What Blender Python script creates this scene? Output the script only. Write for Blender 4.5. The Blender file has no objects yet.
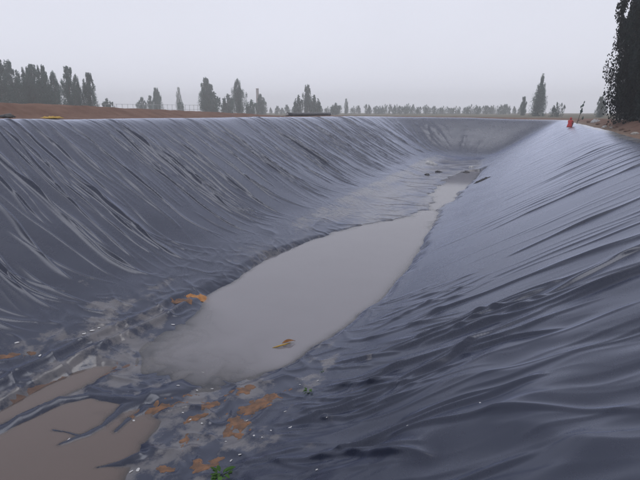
import bpy, bmesh, math, random
import numpy as np
from mathutils import Vector, Matrix

# ------------------------------------------------------------------ camera, sky, sun, exposure
scene = bpy.context.scene
COL = scene.collection
EYE = np.array([0.0, 0.0, 6.0])
FPX, YAW, PITCH = 502.0, math.radians(21.7), math.radians(14.3)
cam_d = bpy.data.cameras.new("camera")
cam_d.sensor_width = 36.0
cam_d.lens = 36.0 * FPX / 640.0
cam_d.clip_start, cam_d.clip_end = 0.1, 5000.0
cam = bpy.data.objects.new("camera", cam_d)
COL.objects.link(cam)
cam.location = EYE
cam.rotation_euler = (math.pi / 2 - PITCH, 0.0, YAW)
scene.camera = cam

SUN_EL, SUN_AZ = math.radians(78), math.radians(-10)      # azimuth from +Y towards +X
world = bpy.data.worlds.new("World")
scene.world = world
world.use_nodes = True
wn, wl = world.node_tree.nodes, world.node_tree.links
wn.clear()
w_out = wn.new("ShaderNodeOutputWorld")
w_bg = wn.new("ShaderNodeBackground")
w_sky = wn.new("ShaderNodeTexSky")
w_sky.sky_type = 'NISHITA'
w_sky.sun_disc = False
w_sky.sun_elevation = SUN_EL
w_sky.sun_rotation = SUN_AZ
w_sky.dust_density = 6.0
w_sky.air_density = 1.0
w_mix = wn.new("ShaderNodeMix")
w_mix.data_type = 'RGBA'
w_mix.inputs[0].default_value = 0.93
w_tc = wn.new("ShaderNodeTexCoord")
w_sep = wn.new("ShaderNodeSeparateXYZ")
w_ramp = wn.new("ShaderNodeMapRange")                     # overcast sky: set brighter at the horizon than overhead
w_ramp.inputs[1].default_value = 0.0
w_ramp.inputs[2].default_value = 1.0
w_ramp.inputs[3].default_value = 9.3
w_ramp.inputs[4].default_value = 6.4
w_col = wn.new("ShaderNodeVectorMath")
w_col.operation = 'SCALE'
w_col.inputs[0].default_value = (0.95, 0.97, 1.09)
wl.new(w_tc.outputs['Generated'], w_sep.inputs[0])
wl.new(w_sep.outputs[2], w_ramp.inputs[0])
w_noise = wn.new("ShaderNodeTexNoise"); w_noise.inputs['Scale'].default_value = 2.2; w_noise.inputs['Detail'].default_value = 4.0
w_nm = wn.new("ShaderNodeMapRange"); w_nm.inputs[3].default_value = 0.93; w_nm.inputs[4].default_value = 1.07
w_mul = wn.new("ShaderNodeMath"); w_mul.operation = 'MULTIPLY'
wl.new(w_tc.outputs['Generated'], w_noise.inputs['Vector']); wl.new(w_noise.outputs[0], w_nm.inputs[0])
wl.new(w_nm.outputs[0], w_mul.inputs[0]); wl.new(w_ramp.outputs[0], w_mul.inputs[1])
wl.new(w_mul.outputs[0], w_col.inputs['Scale'])
wl.new(w_sky.outputs[0], w_mix.inputs[6])
wl.new(w_col.outputs[0], w_mix.inputs[7])
wl.new(w_mix.outputs[2], w_bg.inputs[0])
w_bg.inputs[1].default_value = 0.1
wl.new(w_bg.outputs[0], w_out.inputs[0])

sun_d = bpy.data.lights.new("sun", 'SUN')
sun_d.energy = 0.62
sun_d.angle = math.radians(32)
sun_d.color = (1.0, 0.98, 0.95)
sun = bpy.data.objects.new("sun", sun_d)
COL.objects.link(sun)
sdir = Vector((math.sin(SUN_AZ) * math.cos(SUN_EL), math.cos(SUN_AZ) * math.cos(SUN_EL), math.sin(SUN_EL)))
sun.rotation_euler = sdir.to_track_quat('Z', 'Y').to_euler()
sun.location = sdir * 300

scene.view_settings.view_transform = 'Standard'
scene.view_settings.look = 'None'
scene.view_settings.exposure = 0.0
scene.view_settings.gamma = 1.0
scene.render.engine = 'CYCLES'
scene.cycles.use_denoising = True
scene.cycles.max_bounces = 12
scene.cycles.transparent_max_bounces = 12
scene.cycles.volume_bounces = 8

rng = np.random.default_rng(11)
random.seed(5)

# ------------------------------------------------------------------ helpers
def tag(o, label=None, cat=None, group=None, kind=None):
    if label: o["label"] = label
    if cat: o["category"] = cat
    if group: o["group"] = group
    if kind: o["kind"] = kind
    return o

def link(o, parent=None):
    COL.objects.link(o)
    if parent is not None:
        o.parent = parent
    return o

def empty(name, loc, rz=0.0):
    o = bpy.data.objects.new(name, None)
    o.empty_display_size = 0.3
    o.location = loc
    o.rotation_euler = (0, 0, rz)
    return link(o)

def mesh_np(name, V, Fq, mat, smooth=True):
    """mesh from numpy verts and quads/tris (n,k)"""
    V = np.asarray(V, dtype=np.float32).reshape(-1, 3)
    Fq = np.asarray(Fq, dtype=np.int32)
    me = bpy.data.meshes.new(name)
    n, k = Fq.shape
    me.vertices.add(len(V)); me.vertices.foreach_set("co", V.ravel())
    me.loops.add(n * k); me.loops.foreach_set("vertex_index", Fq.ravel())
    me.polygons.add(n)
    me.polygons.foreach_set("loop_start", np.arange(0, n * k, k, dtype=np.int32))
    me.polygons.foreach_set("loop_total", np.full(n, k, dtype=np.int32))
    me.polygons.foreach_set("use_smooth", np.full(n, smooth, dtype=bool))
    me.update(calc_edges=True)
    if mat is not None:
        me.materials.append(mat)
    return me

def obj_np(name, V, Fq, mat, parent=None, smooth=True):
    return link(bpy.data.objects.new(name, mesh_np(name, V, Fq, mat, smooth)), parent)

def obj_bm(name, bm, mat, parent=None, smooth=True):
    me = bpy.data.meshes.new(name)
    for f in bm.faces: f.smooth = smooth
    bm.to_mesh(me); bm.free()
    me.materials.append(mat)
    return link(bpy.data.objects.new(name, me), parent)

def attr(me, name, arr):
    a = me.attributes.new(name, 'FLOAT', 'POINT')
    a.data.foreach_set("value", np.asarray(arr, dtype=np.float32).ravel())

def grid_faces(nr, nc, wrap=False):
    r = np.arange(nr - 1)[:, None]; c = np.arange(nc if wrap else nc - 1)[None, :]
    c2 = (c + 1) % nc
    a = r * nc + c; b = r * nc + c2; d = (r + 1) * nc + c2; e = (r + 1) * nc + c
    return np.stack([a, b, d, e], -1).reshape(-1, 4)

def smooth01(x):
    x = np.clip(x, 0, 1)
    return x * x * (3 - 2 * x)

def _hash(ix, iy, seed):
    h = (ix.astype(np.int64) * 374761393 + iy.astype(np.int64) * 668265263 + seed * 1442695041) & 0xFFFFFFFF
    h = ((h ^ (h >> 13)) * 1274126177) & 0xFFFFFFFF
    h = h ^ (h >> 16)
    return h.astype(np.float64) * (2 * math.pi / 4294967296.0)

def pn(x, y, seed=0):
    x = np.asarray(x, float); y = np.asarray(y, float)
    x, y = np.broadcast_arrays(x, y)
    ix, iy = np.floor(x), np.floor(y)
    fx, fy = x - ix, y - iy
    u = fx * fx * fx * (fx * (fx * 6 - 15) + 10); v = fy * fy * fy * (fy * (fy * 6 - 15) + 10)
    def g(i, j):
        a = _hash(ix + i, iy + j, seed)
        return np.cos(a) * (fx - i) + np.sin(a) * (fy - j)
    return ((g(0, 0) * (1 - u) + g(1, 0) * u) * (1 - v) + (g(0, 1) * (1 - u) + g(1, 1) * u) * v) * 1.5

def fbm(x, y, seed=0, oc=4):
    s, a, f = 0.0, 0.5, 1.0
    for k in range(oc):
        s = s + a * pn(np.asarray(x) * f, np.asarray(y) * f, seed + 17 * k)
        a *= 0.5; f *= 2.03
    return s

_F = np.array([-math.sin(YAW) * math.cos(PITCH), math.cos(YAW) * math.cos(PITCH), -math.sin(PITCH)])
_R = np.array([math.cos(YAW), math.sin(YAW), 0.0])
_U = np.cross(_R, _F)

def ray(x, y):
    d = _F * FPX + _R * (x - 320) + _U * (240 - y)
    return d / np.linalg.norm(d)

def at(x, y, z):
    """the place at height z that the photograph shows at x, y"""
    d = ray(x, y)
    return EYE + d * ((z - EYE[2]) / d[2])

def far(x, dist):
    """ground position at a distance along the bearing of photo column x"""
    d = ray(x, 112.0); d = d / math.hypot(d[0], d[1])
    return np.array([d[0] * dist, d[1] * dist])

# ------------------------------------------------------------------ materials
def new_mat(name):
    m = bpy.data.materials.new(name); m.use_nodes = True
    nt = m.node_tree
    return m, nt, nt.nodes["Principled BSDF"]

def node(nt, t, **kw):
    n = nt.nodes.new(t)
    for k, v in kw.items(): setattr(n, k, v)
    return n

def noise_col(nt, scale, c0, c1, lo=0.35, hi=0.65, detail=6.0, coord='Object', rough=0.6):
    tc = node(nt, "ShaderNodeTexCoord")
    ns = node(nt, "ShaderNodeTexNoise")
    ns.inputs['Scale'].default_value = scale
    ns.inputs['Detail'].default_value = detail
    ns.inputs['Roughness'].default_value = rough
    nt.links.new(tc.outputs[coord], ns.inputs['Vector'])
    rp = node(nt, "ShaderNodeValToRGB")
    rp.color_ramp.elements[0].position = lo; rp.color_ramp.elements[0].color = (*c0, 1)
    rp.color_ramp.elements[1].position = hi; rp.color_ramp.elements[1].color = (*c1, 1)
    nt.links.new(ns.outputs[0], rp.inputs[0])
    return rp, ns, tc

def simple(name, c0, c1, scale=6.0, rough=0.8, bump=0.0, spec=0.3):
    m, nt, p = new_mat(name)
    rp, ns, tc = noise_col(nt, scale, c0, c1)
    nt.links.new(rp.outputs[0], p.inputs['Base Color'])
    p.inputs['Roughness'].default_value = rough
    p.inputs['Specular IOR Level'].default_value = spec
    if bump:
        b = node(nt, "ShaderNodeBump"); b.inputs['Strength'].default_value = bump; b.inputs['Distance'].default_value = 0.03
        nt.links.new(ns.outputs[0], b.inputs['Height']); nt.links.new(b.outputs[0], p.inputs['Normal'])
    return m

def mixc(nt, fac, a, b):
    mx = node(nt, "ShaderNodeMix", data_type='RGBA')
    if hasattr(fac, 'links'): nt.links.new(fac, mx.inputs[0])
    else: mx.inputs[0].default_value = fac
    for s, i in ((a, 6), (b, 7)):
        if hasattr(s, 'links'): nt.links.new(s, mx.inputs[i])
        else: mx.inputs[i].default_value = (*s, 1)
    return mx.outputs[2]

def make_liner_mat():
    m, nt, p = new_mat("membrane")
    L = nt.links
    # plastic with a thin uneven film of dust and old rain marks
    rp, ns, tc = noise_col(nt, 0.55, (0.008, 0.011, 0.024), (0.014, 0.018, 0.036), 0.3, 0.7, 8.0)
    rp2, ns2, _ = noise_col(nt, 5.0, (0.0, 0.0, 0.0), (1, 1, 1), 0.42, 0.75, 9.0, rough=0.72)
    at_s = node(nt, "ShaderNodeAttribute", attribute_name="silt")
    at_w = node(nt, "ShaderNodeAttribute", attribute_name="wet")
    rp3, _, _ = noise_col(nt, 2.2, (0.080, 0.077, 0.085), (0.130, 0.122, 0.126), 0.3, 0.7)
    c1 = mixc(nt, rp2.outputs[0], rp.outputs[0], (0.015, 0.019, 0.034))
    md = node(nt, "ShaderNodeMath", operation='MULTIPLY'); md.inputs[1].default_value = 1.0
    # silt breaks up into streaks
    ad = node(nt, "ShaderNodeMath", operation='ADD'); L.new(at_s.outputs['Fac'], ad.inputs[0])
    sb = node(nt, "ShaderNodeMath", operation='MULTIPLY_ADD'); sb.inputs[1].default_value = 0.9; sb.inputs[2].default_value = -0.45
    L.new(ns2.outputs[0], sb.inputs[0]); L.new(sb.outputs[0], ad.inputs[1])
    mr = node(nt, "ShaderNodeMapRange"); mr.inputs[1].default_value = 0.40; mr.inputs[2].default_value = 0.66; mr.interpolation_type = 'SMOOTHSTEP'
    L.new(ad.outputs[0], mr.inputs[0])
    c2 = mixc(nt, mr.outputs[0], c1, rp3.outputs[0])
    r1 = node(nt, "ShaderNodeMapRange"); r1.inputs[3].default_value = 0.21; r1.inputs[4].default_value = 0.34
    rl = node(nt, "ShaderNodeMath", operation='MULTIPLY_ADD'); rl.inputs[1].default_value = 0.9; L.new(ns.outputs[0], rl.inputs[0])
    rm = node(nt, "ShaderNodeMath", operation='MULTIPLY_ADD'); rm.inputs[1].default_value = 0.6; rm.inputs[2].default_value = -0.25; L.new(ns2.outputs[0], rm.inputs[0])
    L.new(rm.outputs[0], rl.inputs[2]); L.new(rl.outputs[0], r1.inputs[0])
    r2 = node(nt, "ShaderNodeMix"); L.new(at_w.outputs['Fac'], r2.inputs[0]); L.new(r1.outputs[0], r2.inputs[2]); r2.inputs[3].default_value = 0.15
    b = node(nt, "ShaderNodeBump"); b.inputs['Strength'].default_value = 0.07; b.inputs['Distance'].default_value = 0.012
    L.new(ns2.outputs[0], b.inputs['Height'])
    # bluish plastic: dark body under a blue tinted gloss
    df = node(nt, "ShaderNodeBsdfDiffuse"); L.new(c2, df.inputs['Color']); L.new(b.outputs[0], df.inputs['Normal'])
    gl = node(nt, "ShaderNodeBsdfGlossy"); L.new(b.outputs[0], gl.inputs['Normal']); L.new(r2.outputs[0], gl.inputs['Roughness'])
    gt = mixc(nt, mr.outputs[0], (0.82, 0.865, 1.0), (0.87, 0.89, 0.94)); L.new(gt, gl.inputs['Color'])
    fr = node(nt, "ShaderNodeFresnel"); fr.inputs['IOR'].default_value = 1.62
    ms = node(nt, "ShaderNodeMixShader"); L.new(fr.outputs[0], ms.inputs[0]); L.new(df.outputs[0], ms.inputs[1]); L.new(gl.outputs[0], ms.inputs[2])
    L.new(ms.outputs[0], nt.nodes["Material Output"].inputs[0])
    nt.nodes.remove(p)
    return m

def make_water_mat(name, col, murk):
    m = bpy.data.materials.new(name); m.use_nodes = True
    nt = m.node_tree; nt.nodes.clear(); L = nt.links
    out = node(nt, "ShaderNodeOutputMaterial")
    dp = node(nt, "ShaderNodeAttribute", attribute_name="depth")
    mu = node(nt, "ShaderNodeMath", operation='MULTIPLY'); mu.inputs[1].default_value = -murk; L.new(dp.outputs['Fac'], mu.inputs[0])
    ex = node(nt, "ShaderNodeMath", operation='EXPONENT'); L.new(mu.outputs[0], ex.inputs[0])
    df = node(nt, "ShaderNodeBsdfDiffuse")
    rp, ns, tc = noise_col(nt, 0.5, tuple(c * 0.97 for c in col), tuple(c * 1.03 for c in col), 0.3, 0.7)
    L.new(rp.outputs[0], df.inputs[0])
    tr = node(nt, "ShaderNodeBsdfTransparent")
    m1 = node(nt, "ShaderNodeMixShader"); L.new(ex.outputs[0], m1.inputs[0]); L.new(df.outputs[0], m1.inputs[1]); L.new(tr.outputs[0], m1.inputs[2])
    gl = node(nt, "ShaderNodeBsdfGlossy"); gl.inputs['Roughness'].default_value = 0.07
    n2 = node(nt, "ShaderNodeTexNoise"); n2.inputs['Scale'].default_value = 3.5; n2.inputs['Detail'].default_value = 3
    L.new(tc.outputs['Object'], n2.inputs['Vector'])
    b = node(nt, "ShaderNodeBump"); b.inputs['Strength'].default_value = 0.04; b.inputs['Distance'].default_value = 0.02
    L.new(n2.outputs[0], b.inputs['Height']); L.new(b.outputs[0], gl.inputs['Normal'])
    fr = node(nt, "ShaderNodeFresnel"); fr.inputs[0].default_value = 1.62
    m2 = node(nt, "ShaderNodeMixShader"); L.new(fr.outputs[0], m2.inputs[0]); L.new(m1.outputs[0], m2.inputs[1]); L.new(gl.outputs[0], m2.inputs[2])
    L.new(m2.outputs[0], out.inputs[0])
    return m

def make_ground_mat():
    m, nt, p = new_mat("soil_and_fields"); L = nt.links
    rp, ns, tc = noise_col(nt, 0.9, (0.125, 0.072, 0.055), (0.20, 0.125, 0.095), 0.3, 0.7, 9.0)
    rpg, _, _ = noise_col(nt, 0.12, (0.07, 0.085, 0.05), (0.16, 0.13, 0.09), 0.35, 0.65, 6.0)
    rps, _, _ = noise_col(nt, 1.6, (0.19, 0.155, 0.125), (0.27, 0.225, 0.18), 0.3, 0.7, 8.0)
    ag = node(nt, "ShaderNodeAttribute", attribute_name="grass")
    asn = node(nt, "ShaderNodeAttribute", attribute_name="sand")
    c = mixc(nt, asn.outputs['Fac'], rp.outputs[0], rps.outputs[0])
    c = mixc(nt, ag.outputs['Fac'], c, rpg.outputs[0])
    L.new(c, p.inputs['Base Color']); p.inputs['Roughness'].default_value = 0.95; p.inputs['Specular IOR Level'].default_value = 0.15
    b = node(nt, "ShaderNodeBump"); b.inputs['Strength'].default_value = 0.6; b.inputs['Distance'].default_value = 0.08
    L.new(ns.outputs[0], b.inputs['Height']); L.new(b.outputs[0], p.inputs['Normal'])
    return m

def make_leaf_mat(name, c0, c1):
    m, nt, p = new_mat(name); L = nt.links
    oi = node(nt, "ShaderNodeObjectInfo")
    rp, ns, tc = noise_col(nt, 1.3, c0, c1, 0.35, 0.65, 3.0)
    hs = node(nt, "ShaderNodeHueSaturation")
    mr = node(nt, "ShaderNodeMapRange"); mr.inputs[3].default_value = 0.8; mr.inputs[4].default_value = 1.2
    L.new(oi.outputs['Random'], mr.inputs[0]); L.new(mr.outputs[0], hs.inputs['Value'])
    L.new(rp.outputs[0], hs.inputs['Color']); L.new(hs.outputs[0], p.inputs['Base Color'])
    p.inputs['Roughness'].default_value = 0.7; p.inputs['Specular IOR Level'].default_value = 0.2
    tl = node(nt, "ShaderNodeBsdfTranslucent"); L.new(hs.outputs[0], tl.inputs[0])
    mx = node(nt, "ShaderNodeMixShader"); mx.inputs[0].default_value = 0.35
    L.new(p.outputs[0], mx.inputs[1]); L.new(tl.outputs[0], mx.inputs[2])
    L.new(mx.outputs[0], nt.nodes["Material Output"].inputs[0])
    return m

M = {}
M['liner'] = make_liner_mat()
M['water'] = make_water_mat("murky_water", (0.225, 0.216, 0.238), 13.0)
M['puddle'] = make_water_mat("brown_water", (0.115, 0.084, 0.074), 45.0)
M['ground'] = make_ground_mat()
M['mud'] = simple("ochre_mud", (0.085, 0.055, 0.042), (0.225, 0.115, 0.060), 5.0, 0.6, 0.3)
M['brown_mud'] = simple("brown_mud", (0.10, 0.062, 0.05), (0.145, 0.09, 0.07), 5.0, 0.55, 0.3)
M['orange'] = simple("orange_sheet", (0.30, 0.125, 0.035), (0.44, 0.21, 0.07), 9.0, 0.6, 0.2)
M['yellow'] = simple("yellow_sheet", (0.42, 0.26, 0.05), (0.55, 0.36, 0.08), 5.0, 0.6, 0.2)
M['white'] = simple("white_plastic", (0.42, 0.42, 0.43), (0.62, 0.62, 0.62), 6.0, 0.5, 0.2)
M['stone'] = simple("pale_stone", (0.27, 0.25, 0.23), (0.40, 0.38, 0.35), 5.0, 0.9, 0.5)
M['clod'] = simple("soil_clod", (0.12, 0.07, 0.052), (0.19, 0.12, 0.09), 5.0, 0.95, 0.6)
M['scrap'] = simple("black_plastic", (0.012, 0.012, 0.014), (0.03, 0.03, 0.034), 6.0, 0.45, 0.2)
M['roll'] = simple("rolled_membrane", (0.03, 0.032, 0.04), (0.07, 0.072, 0.08), 3.0, 0.45, 0.2)
M['pipe'] = simple("grey_pipe", (0.22, 0.24, 0.25), (0.34, 0.36, 0.37), 3.0, 0.55)
M['steel'] = simple("galvanised_steel", (0.33, 0.35, 0.36), (0.48, 0.5, 0.5), 2.0, 0.5)
M['brick'] = simple("weathered_brick", (0.19, 0.15, 0.14), (0.27, 0.22, 0.20), 1.5, 0.9)
M['bark'] = simple("bark", (0.06, 0.052, 0.045), (0.11, 0.098, 0.085), 4.0, 0.95, 0.5)
M['leaf'] = make_leaf_mat("poplar_leaves", (0.042, 0.104, 0.086), (0.070, 0.145, 0.122))
M['leaf_dark'] = make_leaf_mat("dark_foliage", (0.012, 0.022, 0.024), (0.026, 0.042, 0.040))
M['weed'] = make_leaf_mat("weed_leaves", (0.05, 0.12, 0.025), (0.10, 0.20, 0.05))
M['red'] = simple("red_cloth", (0.50, 0.035, 0.04), (0.62, 0.06, 0.06), 8.0, 0.75)
M['trousers'] = simple("dark_cloth", (0.03, 0.03, 0.04), (0.05, 0.05, 0.06), 8.0, 0.85)
M['skin'] = simple("skin", (0.38, 0.22, 0.15), (0.46, 0.28, 0.20), 10.0, 0.55)
M['hair'] = simple("hair", (0.012, 0.010, 0.010), (0.025, 0.02, 0.018), 30.0, 0.5)

# ------------------------------------------------------------------ the basin: a stadium-shaped floor with sloping sides
XC, RF, Y0, Y1, SL = -7.5, 3.5, 5.0, 68.5, 1.0 / 1.75
RM = RF + 4.0                                   # radius at which u is measured in metres
Q = math.pi * RM / 2
LEN = Y1 - Y0
UT = 4 * Q + 2 * LEN

def u_to_dir(u):
    """foot point on the centre line and outward direction for the perimeter coordinate u"""
    u = np.asarray(u, float)
    cx = np.full_like(u, XC); cy = np.empty_like(u); ang = np.empty_like(u)
    a = u < Q; ang[a] = -math.pi / 2 + u[a] / RM; cy[a] = Y0
    b = (u >= Q) & (u < Q + LEN); ang[b] = 0; cy[b] = Y0 + (u[b] - Q)
    c = (u >= Q + LEN) & (u < 3 * Q + LEN); ang[c] = (u[c] - Q - LEN) / RM; cy[c] = Y1
    d = (u >= 3 * Q + LEN) & (u < 3 * Q + 2 * LEN); ang[d] = math.pi; cy[d] = Y1 - (u[d] - 3 * Q - LEN)
    e = u >= 3 * Q + 2 * LEN; ang[e] = math.pi + (u[e] - 3 * Q - 2 * LEN) / RM; cy[e] = Y0
    c_, s_ = np.cos(ang), np.sin(ang)
    k = corner(c_, s_, np.where((u > Q + LEN) & (u < 3 * Q + LEN), Y1, 0))
    return cx, cy, c_ * k, s_ * k

def corner(c, s_, y):
    """radius factor: the far right corner is a sharp mitre, the far left one a wide curve"""
    p = np.where(y >= Y1, np.where(c > 0, 9.0, 3.2), 2.0)
    return (np.abs(c) ** p + np.abs(s_) ** p + 1e-12) ** (-1.0 / p)

def xy_to_ud(x, y):
    x = np.asarray(x, float); y = np.asarray(y, float)
    fy = np.clip(y, Y0, Y1)
    dx, dy = x - XC, y - fy
    r = np.hypot(dx, dy)
    r = r / corner(dx / (r + 1e-9), dy / (r + 1e-9), np.where(y > Y1, Y1, 0))
    ang = np.arctan2(dy, dx)
    u = np.where(y > Y1, Q + LEN + np.where(ang < 0, 0, ang) * RM,
        np.where(y < Y0, np.where(dx >= 0, (ang + math.pi / 2) * RM, 3 * Q + 2 * LEN + (ang + math.pi) * RM),
        np.where(dx >= 0, Q + (fy - Y0), 3 * Q + LEN + (Y1 - fy))))
    u = np.where((y < Y0) & (dx < 0) & (ang > 0), 3 * Q + 2 * LEN, u)
    return np.mod(u, UT), r - RF

_ku = [0, Q * 0.6, Q, Q + 14, Q + 34, Q + LEN, Q + LEN + Q * 0.6, Q + LEN + Q, Q + LEN + 2 * Q, Q + LEN + 2 * Q + 35, 3 * Q + 2 * LEN, UT - Q * 0.4, UT]
_kz = [4.95, 4.72, 4.62, 4.68, 4.80, 4.82, 4.95, 5.15, 5.45, 5.60, 5.74, 5.5, 4.95]
def rim_z(u):
    return np.interp(u, _ku, _kz) + 0.035 * pn(np.asarray(u) / 5.0, 0.3, 4)

def prof(u, d):
    zr = rim_z(u)
    KB = np.interp(u, [0, Q + LEN, Q + LEN + Q * 1.2, 3 * Q + LEN, 3 * Q + 2 * LEN, UT], [0.55, 0.55, 1.0, 1.35, 1.15, 0.55])
    base = SL * KB * np.logaddexp(0, np.asarray(d) / KB)
    b0 = SL * 0.55 * np.logaddexp(0, np.asarray(d) / 0.55)
    base = b0 + (base - b0) * smooth01((np.asarray(d) + 3.4) / 2.6)
    k = 0.22
    top = zr + 0.012 * (d - zr / SL)
    return -k * np.logaddexp(-base / k, -top / k)

# pools on the floor (outlines on the floor plane)
POOLS = {
 'main': [(140,354),(178,324),(205,297),(225,284),(258,262),(300,245),(335,232),(385,222),(415,217),(437,202),(449,203),(440,216),(430,236),(424,254),(410,280),(385,305),(352,328),(325,346),(296,366),(255,380),(205,382),(160,372)],
 'far': [(430,214),(437,203),(433,196),(440,187),(452,177),(462,172),(486,171),(492,174),(474,184),(462,192),(452,203)],
 'near': [(-40,520),(-40,436),(0,431),(30,418),(66,402),(92,396),(118,401),(146,409),(152,424),(140,440),(130,458),(118,478),(112,500),(100,520)],
 'band': [(-30,436),(-30,424),(0,411),(40,390),(72,374),(98,366),(112,368),(90,384),(62,397),(28,413),(0,426)],
}
POOLS = {k: np.array([at(x, y, 0.0)[:2] for x, y in v]) for k, v in POOLS.items()}

def sd_poly(P, X, Y):
    X = np.asarray(X, float); Y = np.asarray(Y, float)
    dist = np.full(X.shape, 1e9); ins = np.zeros(X.shape, bool)
    n = len(P)
    for i in range(n):
        ax, ay = P[i]; bx, by = P[(i + 1) % n]
        ex, ey = bx - ax, by - ay
        t = np.clip(((X - ax) * ex + (Y - ay) * ey) / (ex * ex + ey * ey + 1e-9), 0, 1)
        dist = np.minimum(dist, np.hypot(X - ax - t * ex, Y - ay - t * ey))
        cond = ((ay > Y) != (by > Y)) & (X < (bx - ax) * (Y - ay) / (by - ay + 1e-12) + ax)
        ins ^= cond
    return np.where(ins, -dist, dist)

# ------------------------------------------------------------------ liner grid
us, u = [], 0.0
while u < UT:
    us.append(u)
    cx, cy, ox, oy = u_to_dir(np.array([u]))
    px, py = cx[0] + ox[0] * (RF + 3.5), cy[0] + oy[0] * (RF + 3.5)
    dist = math.sqrt(px * px + py * py + 16)
    st = (0.0012 if px < XC - 6 and py < 60 else 0.0019) * dist
    if px < XC and py < 6 or (py < 1.0 and px < -4): st = 0.10
    u += min(max(st, 0.016), 0.22)
us = np.array(us); NC = len(us)
NR = 270
tt = np.linspace(0, 1, NR)
cx, cy, ox, oy = u_to_dir(us)
zr = rim_z(us)
Dr = zr / SL
OVER = 1.15
d = -RF + (Dr[None, :] + OVER + RF) * tt[:, None]          # (NR, NC)
U = np.broadcast_to(us[None, :], d.shape)
X = cx[None, :] + ox[None, :] * (RF + d)
Y = cy[None, :] + oy[None, :] * (RF + d)
Z = prof(U, d)

# ---- folds: long wrinkles that hang down the slope, bunched ones at its toe, broad billows near the corner
Hf = np.zeros_like(d)
def stroke(uc, d0, d1, slant, curve, w, a, lean=2.0, seed=0, flip=False, sweep=0.0):
    dm = 0.5 * (d0 + d1)
    j = int(np.clip(np.searchsorted(us, uc), 1, NC - 1))
    w = max(w, (2.0 if uc > uF1 - Q else 3.0) * (us[j] - us[j - 1]), (0.03 if uc > uF1 - Q else 0.04) + 0.12 * abs(slant))   # never finer than the mesh
    a = min(a, 1.45 * w)
    r0 = int(np.searchsorted(d[:, j], d0)); r1 = int(np.searchsorted(d[:, j], d1))
    if r1 - r0 < 3: return
    dd = d[r0:r1, j]
    t = (dd - d0) / (d1 - d0)
    ce = uc + slant * (dd - dm) + curve * (dd - dm) ** 2 + 0.12 * pn(dd / 1.7, seed * 1.37, 9) - sweep * np.clip(2.6 - dd, 0, None) ** 2
    tp = np.sin(np.pi * np.clip(t, 0, 1)) ** 0.6 * (0.75 + 0.5 * pn(dd / 1.1, seed * 2.1 + 5, 3))
    span = 4.5 * w * lean
    c0 = np.searchsorted(us, ce.min() - span); c1 = np.searchsorted(us, ce.max() + span)
    if c1 - c0 < 2: return
    x = us[None, c0:c1] - ce[:, None]
    if flip: x = -x
    x = np.where(x > 0, x / (w * lean), x / (w * 0.6))
    g = np.exp(-np.sqrt(x * x * 2.2 + 0.05) + 0.22) - 0.10
    g = np.where(g > 0, g, 0) / 0.9
    Hf[r0:r1, c0:c1] += a * tp[:, None] * g

uR0, uR1 = Q, Q + LEN
uF1 = 3 * Q + LEN
uL1 = 3 * Q + 2 * LEN
S = 0
def many(n, ulo, uhi, dlo, dhi, l0, l1, sl, cu, w0, w1, a0, a1, lean=(1.2, 2.6)):
    global S
    for _ in range(n):
        S += 1
        uc = rng.uniform(ulo, uhi); ln = rng.uniform(l0, l1); dm = rng.uniform(dlo, dhi)
        w = math.exp(rng.uniform(math.log(w0), math.log(w1)))
        a = rng.uniform(a0, a1) * (w / w1) ** 0.5
        stroke(uc, dm - ln / 2, dm + ln / 2, rng.normal(*sl), rng.normal(*cu), w, a, rng.uniform(*lean), S, (uc > uF1 - Q) and rng.uniform() < 0.3, rng.uniform(0.05, 0.16) if uc > uF1 - Q else 0.0)
# left slope (u runs from the far end back to the near one)
many(170, uF1 - 8, uL1 - 4, 3.2, 8.2, 4.0, 9.5, (-0.16, 0.07), (-0.006, 0.008), 0.045, 0.12, 0.07, 0.14, (0.9, 2.0))
many(70, uF1 - 8, uL1 - 10, 4.0, 9.2, 1.5, 4.0, (-0.16, 0.08), (0, 0.02), 0.025, 0.05, 0.03, 0.065)
many(40, uF1 - 8, uL1 + 6, 3.0, 6.5, 6.0, 10.0, (-0.14, 0.06), (-0.008, 0.008), 0.07, 0.15, 0.11, 0.20, (0.9, 2.0))
many(60, uF1 - 8, uL1 + 6, 0.4, 2.8, 2.0, 5.0, (0.10, 0.15), (-0.03, 0.03), 0.03, 0.08, 0.03, 0.07)
many(14, uL1 - 14, uL1 + 8, 2.0, 8.0, 2.0, 5.0, (-0.2, 0.10), (0, 0.01), 0.03, 0.06, 0.04, 0.08, (0.8, 1.5))
# far end
many(12, uR1 + Q, uF1 - 4, 1.0, 8.0, 4.0, 8.0, (0.1, 0.15), (0, 0.02), 0.10, 0.18, 0.06, 0.10)
many(3, uR1 + Q * 0.6, uR1 + Q, 1.0, 7.0, 3.0, 7.0, (0.1, 0.2), (0, 0.02), 0.10, 0.16, 0.03, 0.06)
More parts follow.
